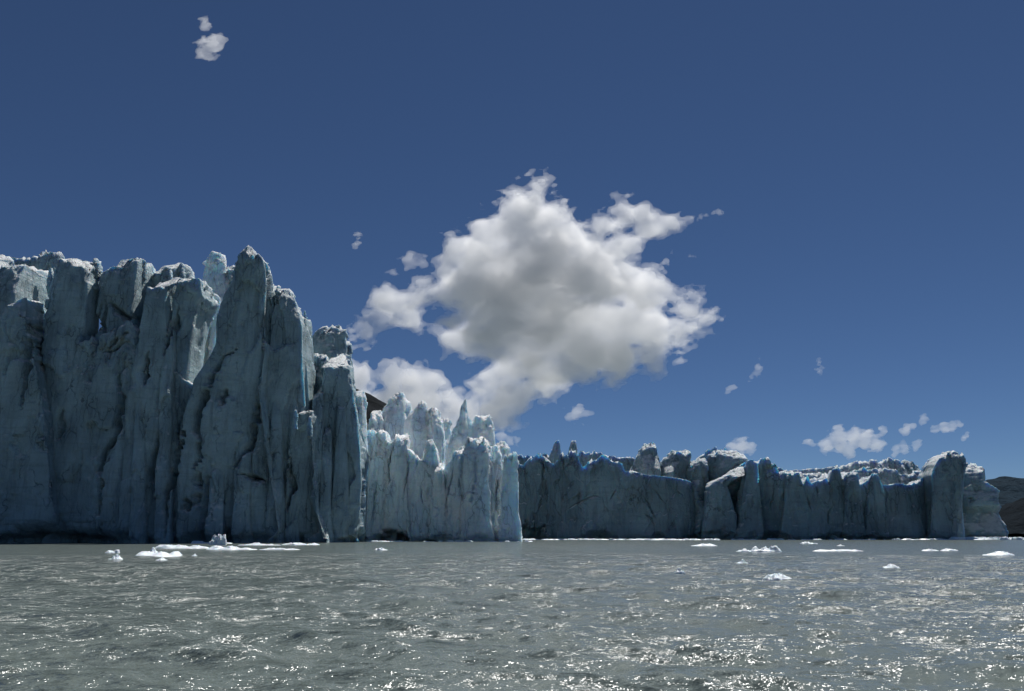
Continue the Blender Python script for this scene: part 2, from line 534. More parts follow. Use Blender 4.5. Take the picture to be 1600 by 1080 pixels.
CRACKS = {1.0: (250, [
    [(87, 470), (87, 545), (84, 600), (76, 650)], [(161, 478), (156, 510), (148, 530), (145, 548)], [(237, 468), (232, 505), (232, 530), (228, 560)],
    [(284, 480), (279, 510), (272, 535), (270, 562)], [(171, 478), (165, 505), (168, 530), (164, 560)], [(176, 476), (190, 490), (206, 500), (226, 497)],
    [(216, 522), (206, 534), (192, 542), (184, 552)], [(180, 560), (205, 548)], [(212, 560), (200, 590), (204, 625), (202, 660), (196, 690), (181, 705), (172, 738), (178, 762), (175, 800), (172, 842)],
    [(374, 548), (356, 562), (346, 580), (336, 610), (326, 640), (319, 660), (322, 692), (318, 722), (313, 737)], [(358, 608), (354, 642)],
    [(291, 640), (284, 682), (291, 700), (285, 730), (278, 760), (275, 800), (276, 845)], [(297, 660), (300, 690), (292, 712)], [(380, 742), (412, 751)],
    [(330, 745), (328, 800), (322, 842)], [(318, 740), (314, 790)], [(370, 735), (392, 695), (400, 650), (405, 618)], [(300, 778), (305, 802)], [(120, 640), (112, 700)], [(20, 620), (8, 690)],
    [(250, 560), (243, 610)], [(262, 690), (255, 740), (258, 770)], [(440, 700), (446, 760), (440, 800)]]),
    2.0: (320, [[(665, 640), (667, 665), (664, 697)], [(650, 705), (651, 732)], [(696, 806), (700, 772), (705, 748), (706, 734)], [(580, 822), (583, 772), (587, 750)], [(774, 782), (775, 745)],
    [(612, 700), (606, 730), (608, 756)], [(660, 790), (655, 760)], [(742, 700), (744, 750), (738, 790)], [(640, 700), (636, 740), (630, 780)], [(720, 730), (716, 770)]]),
    3.0: (475, [[(880, 798), (905, 786), (925, 775), (946, 777)], [(954, 782), (963, 766)], [(1003, 775), (1013, 790), (1025, 812)], [(1020, 765), (1038, 786)], [(1059, 764), (1071, 776)],
    [(1004, 800), (1015, 810), (1024, 822)], [(1172, 772), (1175, 802)], [(1104, 762), (1097, 812), (1092, 845)], [(850, 770), (842, 800)], [(1212, 760), (1206, 800)], [(1262, 770), (1268, 800)],
    [(1390, 770), (1386, 800)], [(1428, 765), (1432, 790)]])}
CAVES = {1.0: [(100, 846, 90, 14, 5), (520, 846, 16, 8, 5)], 2.0: [(612, 849, 27, 21, 14), (668, 850, 16, 7, 6)],
         3.0: [(826, 850, 34, 34, 7), (1540, 826, 17, 24, 7), (1120, 852, 50, 22, 3), (1350, 852, 120, 14, 2.5)]}
CARVE = {}
for sec_, (D_, lines) in CRACKS.items():
    segs = []
    for li in lines:
        px, _, pz = at([p[0] for p in li], [p[1] for p in li], D_)
        n_ = len(li)
        for q in range(n_ - 1):
            segs.append((px[q], pz[q], px[q + 1], pz[q + 1], q / (n_ - 1), (q + 1) / (n_ - 1)))
    cv = []
    for (u, v, ru, rv, dp) in CAVES[sec_]:
        x0, _, z0 = at(u, v, D_)
        cv.append((float(x0), float(z0), ru * D_ / F, rv * D_ / F, dp))
    CARVE[sec_] = (D_ / 250.0, segs, cv)

def carve(x, z, sec, c):
    """crevices and water-cut caves seen in the photograph"""
    if sec not in CARVE: return 0.0
    sc, segs, cv = CARVE[sec]
    xj = x + sc * (0.55 * perlin(x / 9, z / (4.5 * sc), 0 * x) + 0.3 * perlin(x / 5, z / (1.4 * sc), 0 * x + 4))
    zj = z + sc * 0.5 * perlin(x / (3 * sc), z / 6, 0 * x + 9)
    out = np.zeros_like(x)
    for (x0, z0, x1, z1, t0, t1) in segs:
        m = (xj > min(x0, x1) - 3 * sc) & (xj < max(x0, x1) + 3 * sc) & (zj > min(z0, z1) - 3 * sc) & (zj < max(z0, z1) + 3 * sc)
        if not m.any(): continue
        dx, dz = x1 - x0, z1 - z0
        px, pz = xj[m] - x0, zj[m] - z0
        t = np.clip((px * dx + pz * dz) / (dx * dx + dz * dz), 0, 1)
        d = np.hypot(px - t * dx, pz - t * dz)
        tt = t0 + (t1 - t0) * t
        wd = sc ** 0.5 * (0.14 + 0.42 * np.sin(math.pi * np.clip(tt, 0.0, 1)) ** 1.5) * (1 + 0.9 * c[m]) * (1.2 if sec == 1.0 else 0.5)
        out[m] = np.maximum(out[m], (8.0 if sec == 1.0 else 2.4) * np.sin(math.pi * np.clip(tt, 0.03, 0.97)) ** 0.5 * np.exp(-(d / np.maximum(wd, 0.12)) ** 2))
    for (x0, z0, rx, rz, dp) in cv:
        q = ((x - x0) / rx) ** 2 + ((z - z0) / rz) ** 2 + 0.5 * c
        out = out + dp * (1 - smooth(0.35, 1.05, q))
    return out

def tri(t):
    return 4 * np.abs(t - np.floor(t + 0.5)) - 1

def facets(x, y, z, k, sd):
    """broken planar faces meeting in creases"""
    w = 0.55 * perlin(x / (16 * k) + sd, y / (16 * k), z / (26 * k))
    w2 = 0.5 * perlin(x / (9 * k), y / (9 * k) + sd, z / (18 * k))
    f = 0.50 * tri((x * 0.92 + y * 0.4 + 0.10 * z) / (15 * k) + w + sd)
    f = f + 0.30 * tri((x * 0.8 - y * 0.6 - 0.22 * z) / (8.3 * k) + w2 + 2 * sd)
    f = f + 0.22 * tri((x * 0.6 + y * 0.7 + 0.55 * z) / (11 * k) + w - sd)
    f = f + 0.12 * tri((x * 0.7 - y * 0.6 + 0.35 * z) / (3.9 * k) + 1.5 * w2)
    return f

def displace(x, y, z, nx, ny, zt, seed, k, rough, foot, lim, sec=0.0):
    sd = sec * 3.77
    ss = seed * 13.37
    a = fbm(x / (18 * k) + sd, y / (18 * k), z / (40 * k), 3)
    c = fbm(x / (2.4 * k) + ss, y / (2.4 * k), z / (4.2 * k), 4, 0.6)
    fc = facets(x, y, z, k, sd)
    cr = np.abs(perlin(x / (11 * k) + sd + 0.07 * c, y / (40 * k), z / (46 * k) + sd))
    gate = smooth(-0.05, 0.2, perlin(x / (22 * k), y / (60 * k) + sd, z / (30 * k)))
    gate2 = smooth(0.1, 0.3, perlin(x / (19 * k) + 5, y / (60 * k) - sd, z / (24 * k)))
    tilt = z + 0.12 * x + 1.5 * k * a
    st = perlin(tilt / (1.9 * k), np.full_like(z, ss), x / (40 * k)) + 0.6 * perlin(tilt / (0.8 * k), np.full_like(z, ss), x / (25 * k))
    top = smooth(0.80, 1.0, z / max(zt, 1))
    wx = 0.30 * perlin(x / (4 * k), y / (4 * k), z / (6 * k)); wz = 0.25 * perlin(x / (5 * k) + 9, y / (5 * k), z / (7 * k))
    v1, p1 = voro(x / (8 * k) + wx + sd, y / (8 * k) + 0.5, z / (21 * k) + wz)
    v2, p2 = voro(x / (2.7 * k) + wx + ss, y / (2.7 * k), z / (5.0 * k) + wz)
    brk = smooth(0.05, 0.45, perlin(x / (16 * k) + 31, y / (16 * k) + sd, z / (26 * k)))
    d = 0.4 * a + 0.3 * fc + 1.2 * v1 + 1.1 * p1 + (0.12 + 0.45 * brk + 0.9 * top) * (1.0 * v2 + 0.8 * p2) + 0.10 * c + 0.13 * st * (0.5 + 1.6 * top)
    d = d - 0.9 * np.exp(-(cr / 0.02) ** 2) * gate * gate2
    d = d * k * rough * lim
    # waterline notch shaped to darken the ice foot, and caves cut by the lake
    notch = smooth(-0.1, 0.45, perlin(x / (14 * k) + sd, y / (40 * k), np.full_like(z, 3.3)))
    d = d - k * (0.9 + 4.0 * notch + foot) * (1 - smooth(0.2, (2.2 + 3.0 * notch + foot) * k, z)) * np.minimum(1, lim)
    d = d - carve(x, z, sec, c) * np.clip(-ny * 1.5, 0, 1)
    x = x + d * nx
    y = y + d * ny
    vt, pt = voro(x / (3.4 * k) + wx, y / (3.4 * k) + ss, z / (9 * k))
    z = z + k * rough * lim * top * (0.35 * c + 2.3 * vt + 1.3 * pt) * smooth(3 * k, 9 * k, z)
    return x, y, z

def wall(parent, name, top, D0, D1, T, seed, mat, k=1.0, sec=0.0, nx=260, nz=110, rough=1.0, slope=0.12, foot=0.0, bow=0.0, flat=0.0, label=None):
    """a long cliff face with a measured crest, a top running back and closed ends; v at each u"""
    us = np.array([p[0] for p in top], float); vs = np.array([p[1] for p in top], float)
    s = np.linspace(0, 1, nx)
    u = us[0] + (us[-1] - us[0]) * s
    D = 0 * s if callable(D0) else D0 + (D1 - D0) * s
    if callable(D0):
        D = D0(at(u, 0 * u + 700, 252)[0]) + D1
    X, _, ZT = at(u, np.interp(u, us, vs), D)
    e = np.clip(np.abs(s - 0.5) * 2, 0, 1)
    wrap = np.clip((e - (1 - 2 * T / max(1.0, X[-1] - X[0]))) / (2 * T / max(1.0, X[-1] - X[0])), 0, 1) ** 3
    D = D + wrap * T * 0.5 - bow * (1 - e ** 2)
    nb = 26
    t = np.linspace(0, 1, nz)
    zf = -3 + (ZT[None] + 3) * t[:, None]
    yf = D[None] + flat * t[:, None] ** 2 + 0 * zf
    q = np.linspace(0, 1, nb + 1)[1:]
    thick = T * (1 - wrap * 0.98)
    yb = yf[-1][None] + q[:, None] * thick[None]
    zb = ZT[None] * (1 - slope * q[:, None]) + 0 * yb
    qd = np.linspace(0, 1, 9)[1:]
    yk = np.repeat(yb[-1][None], 8, 0) + 0.1 * qd[:, None]
    zk = zb[-1][None] * (1 - qd[:, None]) - 3 * qd[:, None]
    y = np.vstack([yf, yb, yk]); z = np.vstack([zf, zb, zk])
    x = np.repeat(X[None], len(y), 0)
    nrm = np.concatenate([np.full(nz, -1.0), np.linspace(-0.7, 0.0, nb), np.full(8, 0.4)])[:, None]
    zt = np.median(ZT)
    x, y, z = displace(x, y, z, 0 * x, nrm + 0 * x, zt, seed, k, rough, foot, np.ones_like(x), sec)
    # crest ruggedness on the top surface
    tm = np.concatenate([np.zeros(nz), np.sin(np.linspace(0, math.pi, nb)) ** 0.5, np.zeros(8)])[:, None]
    z = z + tm * k * 2.2 * fbm(x / (9 * k), y / (9 * k), 0 * x + seed, 4)
    ob = mesh_obj(name, np.stack([x, y, z], -1).reshape(-1, 3), grid_quads(len(y), nx), mat, parent)
    if label: ob['label'] = label
    return ob

# ------------------------------------------------------------------ near ice cliff (left)
ax, ay, _ = at(260, 846, 255)
A = empty('ice_cliff', (float(ax), 255, 0))
tag(A, 'tallest and nearest grey ice cliff, pillared, filling the left of the picture', 'ice cliff', 'ice cliffs of the glacier front')
B_ = 850
FDA = lambda x: np.interp(x, [-200, -112, -84, -46], [238, 242, 252, 276])
def colA(name, D, rows, dep, seed, mat=None, **kw):
    return column(A, name, D, rows, dep, seed, mat or ICE_A, FD=FDA, H=84, sec=1.0, **kw)
wall(A, 'ice_wall', [(-260, 550), (0, 560), (60, 590), (86, 560), (165, 520), (200, 500), (237, 545), (300, 600), (345, 600), (420, 570), (500, 600), (545, 650), (556, 700)], FDA, 1.5, 50, 5, ICE_A, sec=1.0, nx=300, nz=120)
wall(A, 'snow_crest', [(-200, 420), (-20, 410), (10, 404), (38, 399), (56, 394), (72, 401), (86, 398), (98, 403), (103, 425)], 292, 292, 30, 6, ICE_A, nx=150, nz=80)
colA('ice_pillar', 262, [(402, -70, 6), (412, -80, 14), (425, -90, 19), (460, -90, 22), (500, -90, 26), (640, -100, 40), (B_, -100, 45)], 14, 11)
colA('ice_pillar', 247, [(494, -60, 8), (500, -70, 20), (540, -80, 24), (640, -90, 60), (B_, -100, 70)], 11, 12, foff=-4, foot=2)
colA('ice_pillar', 246, [(472, 52, 62), (480, 30, 66), (500, 26, 70), (550, 25, 80), (600, 22, 90), (720, 10, 100), (B_, 0, 110)], 10, 13, foff=-6, foot=2)
colA('ice_pillar', 258, [(420, 42, 48), (424, 39, 78), (432, 36, 80), (450, 35, 81), (520, 33, 82), (600, 28, 90), (B_, 20, 110)], 12, 14, foff=-3)
colA('ice_pillar', 252, [(408, 126, 150), (412, 112, 157), (426, 107, 160), (470, 102, 158), (530, 94, 155), (580, 84, 170), (700, 76, 190), (B_, 74, 205)], 15, 15, foff=1, nt=110, foot=2)
colA('ice_pillar', 256, [(408, 206, 226), (412, 192, 230), (420, 176, 231), (445, 173, 231), (490, 170, 228), (560, 162, 230), (680, 165, 238), (B_, 165, 240)], 14, 16, foff=6, nt=100, lean=3, foot=1)
colA('ice_block', 266, [(410, 270, 286), (416, 252, 292), (426, 246, 295), (450, 244, 293), (520, 236, 300), (B_, 230, 300)], 12, 17)
colA('ice_pillar', 251, [(432, 274, 284), (444, 262, 281), (462, 248, 278), (480, 244, 275), (540, 236, 274), (640, 220, 286), (B_, 205, 300)], 11, 18, foff=-1)
colA('ice_pillar', 254, [(440, 296, 314), (450, 288, 324), (466, 284, 326), (482, 282, 317), (540, 281, 310), (640, 272, 305), (B_, 268, 310)], 11, 19, foff=3)
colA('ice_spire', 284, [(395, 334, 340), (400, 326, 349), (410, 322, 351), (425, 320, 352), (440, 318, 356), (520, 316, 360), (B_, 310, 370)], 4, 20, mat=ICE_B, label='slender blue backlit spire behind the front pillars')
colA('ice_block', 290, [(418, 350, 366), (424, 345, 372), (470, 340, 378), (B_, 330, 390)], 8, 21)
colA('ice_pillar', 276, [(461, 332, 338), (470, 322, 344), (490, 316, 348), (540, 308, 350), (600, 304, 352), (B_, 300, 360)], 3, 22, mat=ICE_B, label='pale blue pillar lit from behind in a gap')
colA('ice_spire', 248, [(385, 388, 392), (392, 384, 396), (402, 379, 406), (412, 374, 411), (430, 365, 414), (460, 353, 413), (500, 344, 412), (540, 341, 412), (560, 332, 411), (600, 308, 408), (680, 292, 415), (760, 286, 425), (B_, 282, 440)], 16, 23, foff=-5, nt=110, nz=180, lean=4, label='tallest pointed spire of the cliff with a broken tip')
colA('ice_pillar', 262, [(443, 417, 430), (448, 415, 434), (470, 413, 436), (530, 408, 435), (600, 402, 430), (700, 400, 440), (B_, 395, 450)], 12, 24, foff=-1)
colA('ice_pillar', 268, [(456, 452, 458), (464, 447, 463), (480, 445, 470), (500, 443, 479), (520, 440, 483), (600, 432, 485), (700, 428, 488), (B_, 425, 490)], 12, 25, foff=-3, nt=100)
colA('ice_pillar', 272, [(498, 478, 484), (510, 474, 486), (600, 470, 490), (B_, 468, 500)], 8, 26, foff=2)
colA('ice_pillar', 258, [(640, 478, 482), (646, 459, 489), (660, 455, 492), (720, 450, 493), (800, 446, 496), (B_, 444, 512)], 8, 27, foff=-6)
colA('ice_block', 302, [(512, 520, 532), (518, 500, 538), (528, 488, 542), (560, 486, 548), (640, 486, 556), (B_, 486, 560)], 12, 28)
colA('ice_pillar', 284, [(552, 533, 538), (560, 524, 545), (580, 519, 553), (610, 517, 559), (660, 516, 566), (700, 518, 570), (760, 520, 571), (810, 520, 568), (B_, 518, 564)], 12, 29, foff=3, nt=100)
colA('ice_pillar', 282, [(556, 494, 506), (562, 490, 512), (600, 488, 518), (680, 490, 524), (740, 492, 530), (790, 492, 545), (B_, 488, 556)], 9, 30, foff=-2, rough=1.4)
colA('ice_pillar', 312, [(611, 558, 568), (616, 554, 571), (660, 552, 570), (B_, 550, 572)], 3, 31, mat=ICE_B)
colA('added_ice_fin', 270, [(424, 96, 100), (432, 92, 108), (500, 84, 112), (B_, 80, 120)], 2.2, 32, mat=ICE_B, front=False, nz=90, nt=56, label='thin blue fin glowing in a slot')  # thin fins added behind the pillars to put a blue glow in the slots
colA('added_ice_fin', 268, [(428, 236, 241), (440, 230, 246), (520, 222, 250), (B_, 215, 255)], 2.2, 33, mat=ICE_B, front=False, nz=90, nt=56, label='thin blue fin glowing in a slot')
colA('added_ice_fin', 266, [(414, 14, 26), (430, 10, 36), (500, 5, 40), (B_, 0, 45)], 2.5, 34, mat=ICE_B, front=False, nz=90, nt=56, label='thin blue fin glowing in a slot')
colA('added_ice_fin', 268, [(446, 415, 428), (456, 412, 430), (520, 409, 428), (600, 404, 424), (B_, 400, 430)], 3.0, 35, mat=ICE_B, front=False, nz=90, nt=56)
colA('added_ice_fin', 272, [(462, 444, 452), (472, 440, 456), (540, 436, 454), (620, 432, 450), (B_, 428, 456)], 3.0, 36, mat=ICE_B, front=False, nz=90, nt=56)
colA('added_ice_fin', 294, [(560, 498, 512), (570, 492, 518), (640, 490, 520), (B_, 488, 530)], 2.5, 37, mat=ICE_B, front=False, nz=90, nt=56)
colA('added_ice_fin', 285, [(398, 66, 92), (406, 60, 100), (440, 56, 104), (B_, 50, 110)], 3, 38, front=False, nz=90, nt=56)

# narrow ribs that stand proud of the face and catch the sun on their right-hand edges
for q_, (ul, ur, vt_, fo) in enumerate([(226, 239, 505, -3), (268, 281, 500, -4), (392, 409, 575, -9), (418, 433, 560, -7), (444, 457, 548, -8),
                                        (468, 478, 560, -5), (497, 512, 600, -3), (512, 526, 660, -4), (534, 549, 620, -1), (350, 366, 640, -8)]):
    um = (ul + ur) / 2
    colA('ice_rib', float(FDA(np.array([(um - 800) / F * 252]))[0]) + 6, [(vt_, um - 2, um + 3), (vt_ + 14, ul + 2, ur - 1), (vt_ + 60, ul, ur), (vt_ + 130, ul - 3, ur + 1), (B_, ul - 8, ur + 3)], 7, 700 + q_, foff=fo, grow=True, nz=120, nt=48, k=0.8, rough=1.3)
for q_, (u_, v_, w_, h_, d_) in enumerate([(44, 417, 5, 26, 254), (80, 419, 4, 30, 252), (112, 408, 6, 20, 252), (150, 404, 7, 18, 250), (222, 405, 6, 18, 254), (196, 409, 7, 16, 256),
                                          (262, 416, 8, 26, 256), (284, 412, 6, 24, 262), (312, 437, 7, 22, 252), (298, 442, 6, 20, 251), (404, 402, 5, 26, 252), (411, 424, 3.5, 24, 250),
                                          (434, 447, 4, 26, 260), (476, 486, 4, 30, 268), (462, 641, 4, 16, 250), (484, 650, 4, 18, 250), (528, 509, 7, 16, 300), (506, 516, 7, 14, 296), (498, 556, 5, 20, 280), (545, 562, 5, 24, 282)]):
    colA('ice_horn', d_, [(v_, u_ - w_ * 0.25, u_ + w_ * 0.3), (v_ + h_ * 0.25, u_ - w_ * 0.7, u_ + w_ * 0.65), (v_ + h_, u_ - w_ * 1.1, u_ + w_), (v_ + h_ + 20, u_ - w_ * 0.9, u_ + w_ * 0.8)], w_ * 0.24, 500 + q_, front=False, nz=60, nt=36, k=0.45, rough=1.3, zbase=float(at(u_, v_ + h_ + 14, d_)[2]))

# ------------------------------------------------------------------ middle ice cliff
bx, by, _ = at(690, 848, 335)
B = empty('ice_cliff', (float(bx), 335, 0))
tag(B, 'pale blue ice cliff with jagged spires in the middle, half as tall', 'ice cliff', 'ice cliffs of the glacier front')
kb = 1.15
def colB(name, D, rows, dep, seed, **kw):
    kw.setdefault('k', kb * 0.62); kw.setdefault('nz', 120); kw.setdefault('nt', 76)
    dep = dep * 0.7; kw.setdefault('rough', 1.35)
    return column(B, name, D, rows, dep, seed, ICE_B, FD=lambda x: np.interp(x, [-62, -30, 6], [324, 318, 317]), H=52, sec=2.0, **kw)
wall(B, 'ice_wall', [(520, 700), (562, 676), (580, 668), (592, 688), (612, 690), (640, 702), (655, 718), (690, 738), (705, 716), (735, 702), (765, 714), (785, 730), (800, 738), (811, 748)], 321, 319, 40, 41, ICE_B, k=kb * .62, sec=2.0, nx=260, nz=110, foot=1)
colB('ice_spire', 362, [(614, 623, 629), (620, 614, 633), (632, 606, 638), (645, 596, 643), (660, 582, 648), (700, 570, 655), (B_, 565, 660)], 16, 42)
colB('ice_block', 356, [(640, 585, 592), (660, 578, 600), (700, 566, 606), (B_, 560, 610)], 12, 43)
colB('ice_spire', 346, [(625, 659, 662), (632, 654, 666), (640, 648, 668), (650, 640, 669), (660, 634, 669), (690, 634, 668), (760, 630, 672), (B_, 625, 675)], 12, 44)
colB('ice_spire', 347, [(638, 673, 680), (645, 670, 685), (660, 669, 690), (690, 669, 694), (720, 672, 694), (B_, 670, 700)], 12, 45)
colB('ice_block', 376, [(654, 688, 700), (660, 684, 702), (700, 680, 712), (B_, 680, 715)], 8, 46)
colB('ice_spire', 345, [(624, 726, 729), (632, 722, 730), (645, 717, 731), (655, 714, 736), (665, 710, 738), (690, 702, 738), (720, 698, 740), (780, 694, 744), (B_, 690, 748)], 11, 47, label='thin finger shaped spire with a pointed tip')
colB('ice_block', 350, [(650, 750, 764), (656, 743, 768), (668, 738, 770), (690, 737, 771), (760, 735, 775), (B_, 735, 780)], 11, 48)
colB('ice_pillar', 328, [(672, 594, 600), (680, 588, 606), (695, 585, 611), (750, 578, 614), (B_, 570, 620)], 9, 49)
colB('ice_pillar', 329, [(680, 622, 638), (690, 614, 641), (720, 612, 640), (770, 608, 640), (B_, 600, 648)], 9, 50)
colB('ice_pillar', 326, [(688, 673, 677), (700, 666, 682), (720, 661, 686), (760, 650, 692), (B_, 640, 700)], 10, 51)
colB('ice_pillar', 326, [(724, 686, 690), (735, 682, 694), (780, 676, 700), (B_, 672, 704)], 7, 52)
colB('ice_pillar', 324, [(700, 716, 730), (706, 711, 734), (730, 703, 735), (780, 696, 738), (B_, 690, 742)], 9, 53)
colB('ice_pillar', 327, [(688, 732, 758), (694, 729, 764), (720, 727, 766), (800, 722, 770), (B_, 718, 776)], 10, 54)
colB('ice_pillar', 334, [(699, 766, 778), (710, 764, 784), (740, 762, 787), (B_, 758, 794)], 9, 55)
colB('ice_pillar', 322, [(712, 792, 811), (718, 787, 813), (735, 785, 810), (760, 783, 810), (800, 782, 812), (B_, 778, 817)], 9, 56)
colB('ice_block', 352, [(690, 782, 790), (698, 776, 796), (730, 772, 800), (B_, 770, 800)], 9, 57)

# ------------------------------------------------------------------ far ice cliff (right)
cx_, cy_, _ = at(1180, 846, 490)
C = empty('ice_cliff', (float(cx_), 490, 0))
tag(C, 'long low dark ice cliff stretching away across the right half', 'ice cliff', 'ice cliffs of the glacier front')
kc = 1.5
def colC(name, D, rows, dep, seed, **kw):
    kw.setdefault('k', kc * 0.7); kw.setdefault('nz', 96); kw.setdefault('nt', 68)
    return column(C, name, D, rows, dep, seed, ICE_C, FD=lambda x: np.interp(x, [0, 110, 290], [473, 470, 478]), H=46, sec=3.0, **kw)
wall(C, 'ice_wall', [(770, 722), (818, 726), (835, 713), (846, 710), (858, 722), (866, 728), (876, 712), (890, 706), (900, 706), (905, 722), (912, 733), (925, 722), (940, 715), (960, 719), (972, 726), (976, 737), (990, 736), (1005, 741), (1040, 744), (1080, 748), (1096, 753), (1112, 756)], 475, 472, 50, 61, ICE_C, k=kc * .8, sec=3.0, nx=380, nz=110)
wall(C, 'snow_crest', [(770, 700), (800, 705), (830, 712), (870, 712), (905, 708), (930, 705), (945, 708), (962, 716), (985, 714), (1010, 722), (1060, 720), (1085, 722), (1100, 711), (1120, 698), (1140, 704), (1158, 713), (1172, 716), (1200, 722)], 540, 540, 60, 62, ICE_C, k=kc * .8, nx=260, nz=70)
colC('ice_spire', 520, [(689, 868, 873), (698, 864, 874), (712, 858, 875), (730, 852, 877), (B_, 850, 880)], 6, 63)
colC('ice_spire', 522, [(689, 894, 899), (700, 890, 902), (715, 888, 905), (B_, 880, 910)], 6, 64)
colC('ice_block', 505, [(695, 1004, 1020), (700, 1000, 1023), (715, 992, 1028), (735, 984, 1034), (B_, 980, 1040)], 14, 65)
colC('ice_block', 502, [(706, 1048, 1074), (712, 1042, 1078), (722, 1034, 1077), (740, 1026, 1076), (B_, 1020, 1085)], 14, 66)
colC('ice_block', 497, [(718, 1086, 1098), (724, 1078, 1103), (735, 1072, 1105), (B_, 1068, 1112)], 12, 67)
colC('ice_block', 500, [(705, 1118, 1150), (714, 1106, 1166), (730, 1102, 1176), (B_, 1095, 1180)], 16, 68)
# sunlit slab leaning on the face
colC('ice_slab', 480, [(731, 1152, 1161), (738, 1143, 1161), (746, 1124, 1158), (755, 1106, 1144), (761, 1102, 1140), (800, 1098, 1150), (B_, 1090, 1160)], 16, 69, tilt=0.85, K=5, label='tilted slab with a sunlit upper face')
colC('ice_pillar', 478, [(720, 1168, 1174), (728, 1165, 1180), (760, 1158, 1184), (B_, 1140, 1190)], 10, 70)
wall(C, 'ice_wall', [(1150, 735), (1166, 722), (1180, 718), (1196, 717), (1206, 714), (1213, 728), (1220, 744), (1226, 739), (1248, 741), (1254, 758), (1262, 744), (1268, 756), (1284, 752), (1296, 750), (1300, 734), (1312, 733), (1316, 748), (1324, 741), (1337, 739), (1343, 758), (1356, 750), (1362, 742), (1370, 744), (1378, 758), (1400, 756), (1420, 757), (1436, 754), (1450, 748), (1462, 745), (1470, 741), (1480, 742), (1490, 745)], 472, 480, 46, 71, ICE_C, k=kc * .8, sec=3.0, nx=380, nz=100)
wall(C, 'snow_crest', [(1200, 722), (1222, 724), (1235, 722), (1250, 730), (1270, 731), (1285, 729), (1310, 728), (1335, 726), (1350, 721), (1362, 718), (1375, 717), (1395, 719), (1410, 713), (1425, 717), (1440, 716), (1455, 714), (1475, 716), (1490, 720)], 545, 540, 70, 72, ICE_C, k=kc * .7, nx=300, nz=70, flat=14)
wall(C, 'snow_crest', [(1200, 735), (1240, 736), (1280, 738), (1330, 739), (1360, 731), (1390, 729), (1410, 735), (1430, 740), (1450, 733), (1470, 727), (1488, 730)], 522, 520, 30, 73, ICE_C, k=kc * .7, nx=240, nz=60, flat=10)
colC('ice_pillar', 477, [(733, 1300, 1311), (738, 1299, 1313), (760, 1297, 1320), (B_, 1290, 1330)], 7, 74)
colC('ice_pillar', 476, [(738, 1328, 1336), (744, 1322, 1338), (770, 1318, 1343), (B_, 1310, 1352)], 7, 75)
colC('ice_pillar', 476, [(740, 1228, 1246), (746, 1226, 1250), (780, 1224, 1258), (B_, 1215, 1266)], 8, 76)
colC('ice_pillar', 476, [(742, 1363, 1370), (750, 1360, 1373), (770, 1356, 1380), (B_, 1350, 1390)], 7, 77)
colC('ice_pillar', 480, [(741, 1466, 1474), (748, 1458, 1480), (790, 1452, 1486), (B_, 1445, 1492)], 9, 78)
colC('ice_tower', 486, [(708, 1472, 1488), (713, 1464, 1496), (719, 1452, 1500), (730, 1444, 1500), (745, 1440, 1497), (780, 1440, 1494), (B_, 1440, 1496)], 14, 79, nt=100, foff=-3, tilt=0.3)
colC('ice_tower', 520, [(722, 1500, 1514), (728, 1492, 1523), (742, 1488, 1529), (765, 1484, 1541), (790, 1482, 1550), (820, 1482, 1557), (840, 1482, 1559), (B_, 1482, 1559)], 22, 80, nt=120, k=kc * .9)

# ------------------------------------------------------------------ floating ice
def lump(name, u0, u1, vt, vb, seed, label, peaks=None, aspect=0.9, group='ice floating on the lake', D=None, n=36):
    """a floating piece of ice measured by its box in the photograph; flat-bottomed, faceted, with its own peaks"""
    rg = np.random.RandomState(seed)
    if D is None:
        D = CAM_H * F / max(3.0, (vb - HORIZON)) * CP
    x0, _, _ = at(u0, vb, D); x1, _, _ = at(u1, vb, D)
    _, _, zt = at(u0, vt, D)
    w = float(x1 - x0) / 2; cx = float(x0 + x1) / 2
    H = max(0.10, float(zt) * 0.66)
    dpt = max(w * aspect, H * 0.6)
    s = np.linspace(0, 2 * math.pi, n * 2, endpoint=False)
    ph = np.linspace(0, 1, n // 2)
    rr = np.concatenate([ph ** 0.85])
    S, Rr = np.meshgrid(s, rr)
    edge = 1 + 0.22 * perlin(np.cos(S) * 1.7 + seed, np.sin(S) * 1.7, 0 * S) + 0.10 * perlin(np.cos(S) * 5 + seed, np.sin(S) * 5, 0 * S)
    X = np.cos(S) * Rr * edge; Y = np.sin(S) * Rr * edge
    if peaks is None: peaks = [(0.0, 1.0, 0.6)]
    h = np.zeros_like(X)
    for (px, ph_, pw) in peaks:
        py = rg.uniform(-0.2, 0.2)
        d = np.abs(X - px) ** 1.0 * 0.8 + np.abs(Y - py) * 0.55
        h = np.maximum(h, ph_ * np.clip(1.15 - d / pw, 0, 1.0))
    h = np.maximum(h, 0.22) * (1 - smooth(0.82, 1.0, Rr))
    h = h * (1 + 0.45 * fbm(X * 2.2 + seed, Y * 2.2, h * 0, 4) + 0.7 * voro(X * 2.6 + seed, Y * 2.6, h * 0)[0] + 0.4 * voro(X * 6 + seed, Y * 6, h * 0)[1])
    h = np.clip(h / np.percentile(h, 97), 0, 1.08)
    Z = h * H - 0.25 * H * smooth(0.8, 1, Rr)
    v = np.stack([X * w, Y * dpt, Z], -1).reshape(-1, 3)
    o = mesh_obj(name, v, grid_quads(len(rr), len(s), wrap=True), FLOE)
    o.location = (cx, D + dpt * 0.3, 0)
    return tag(o, label, 'ice floe', group)

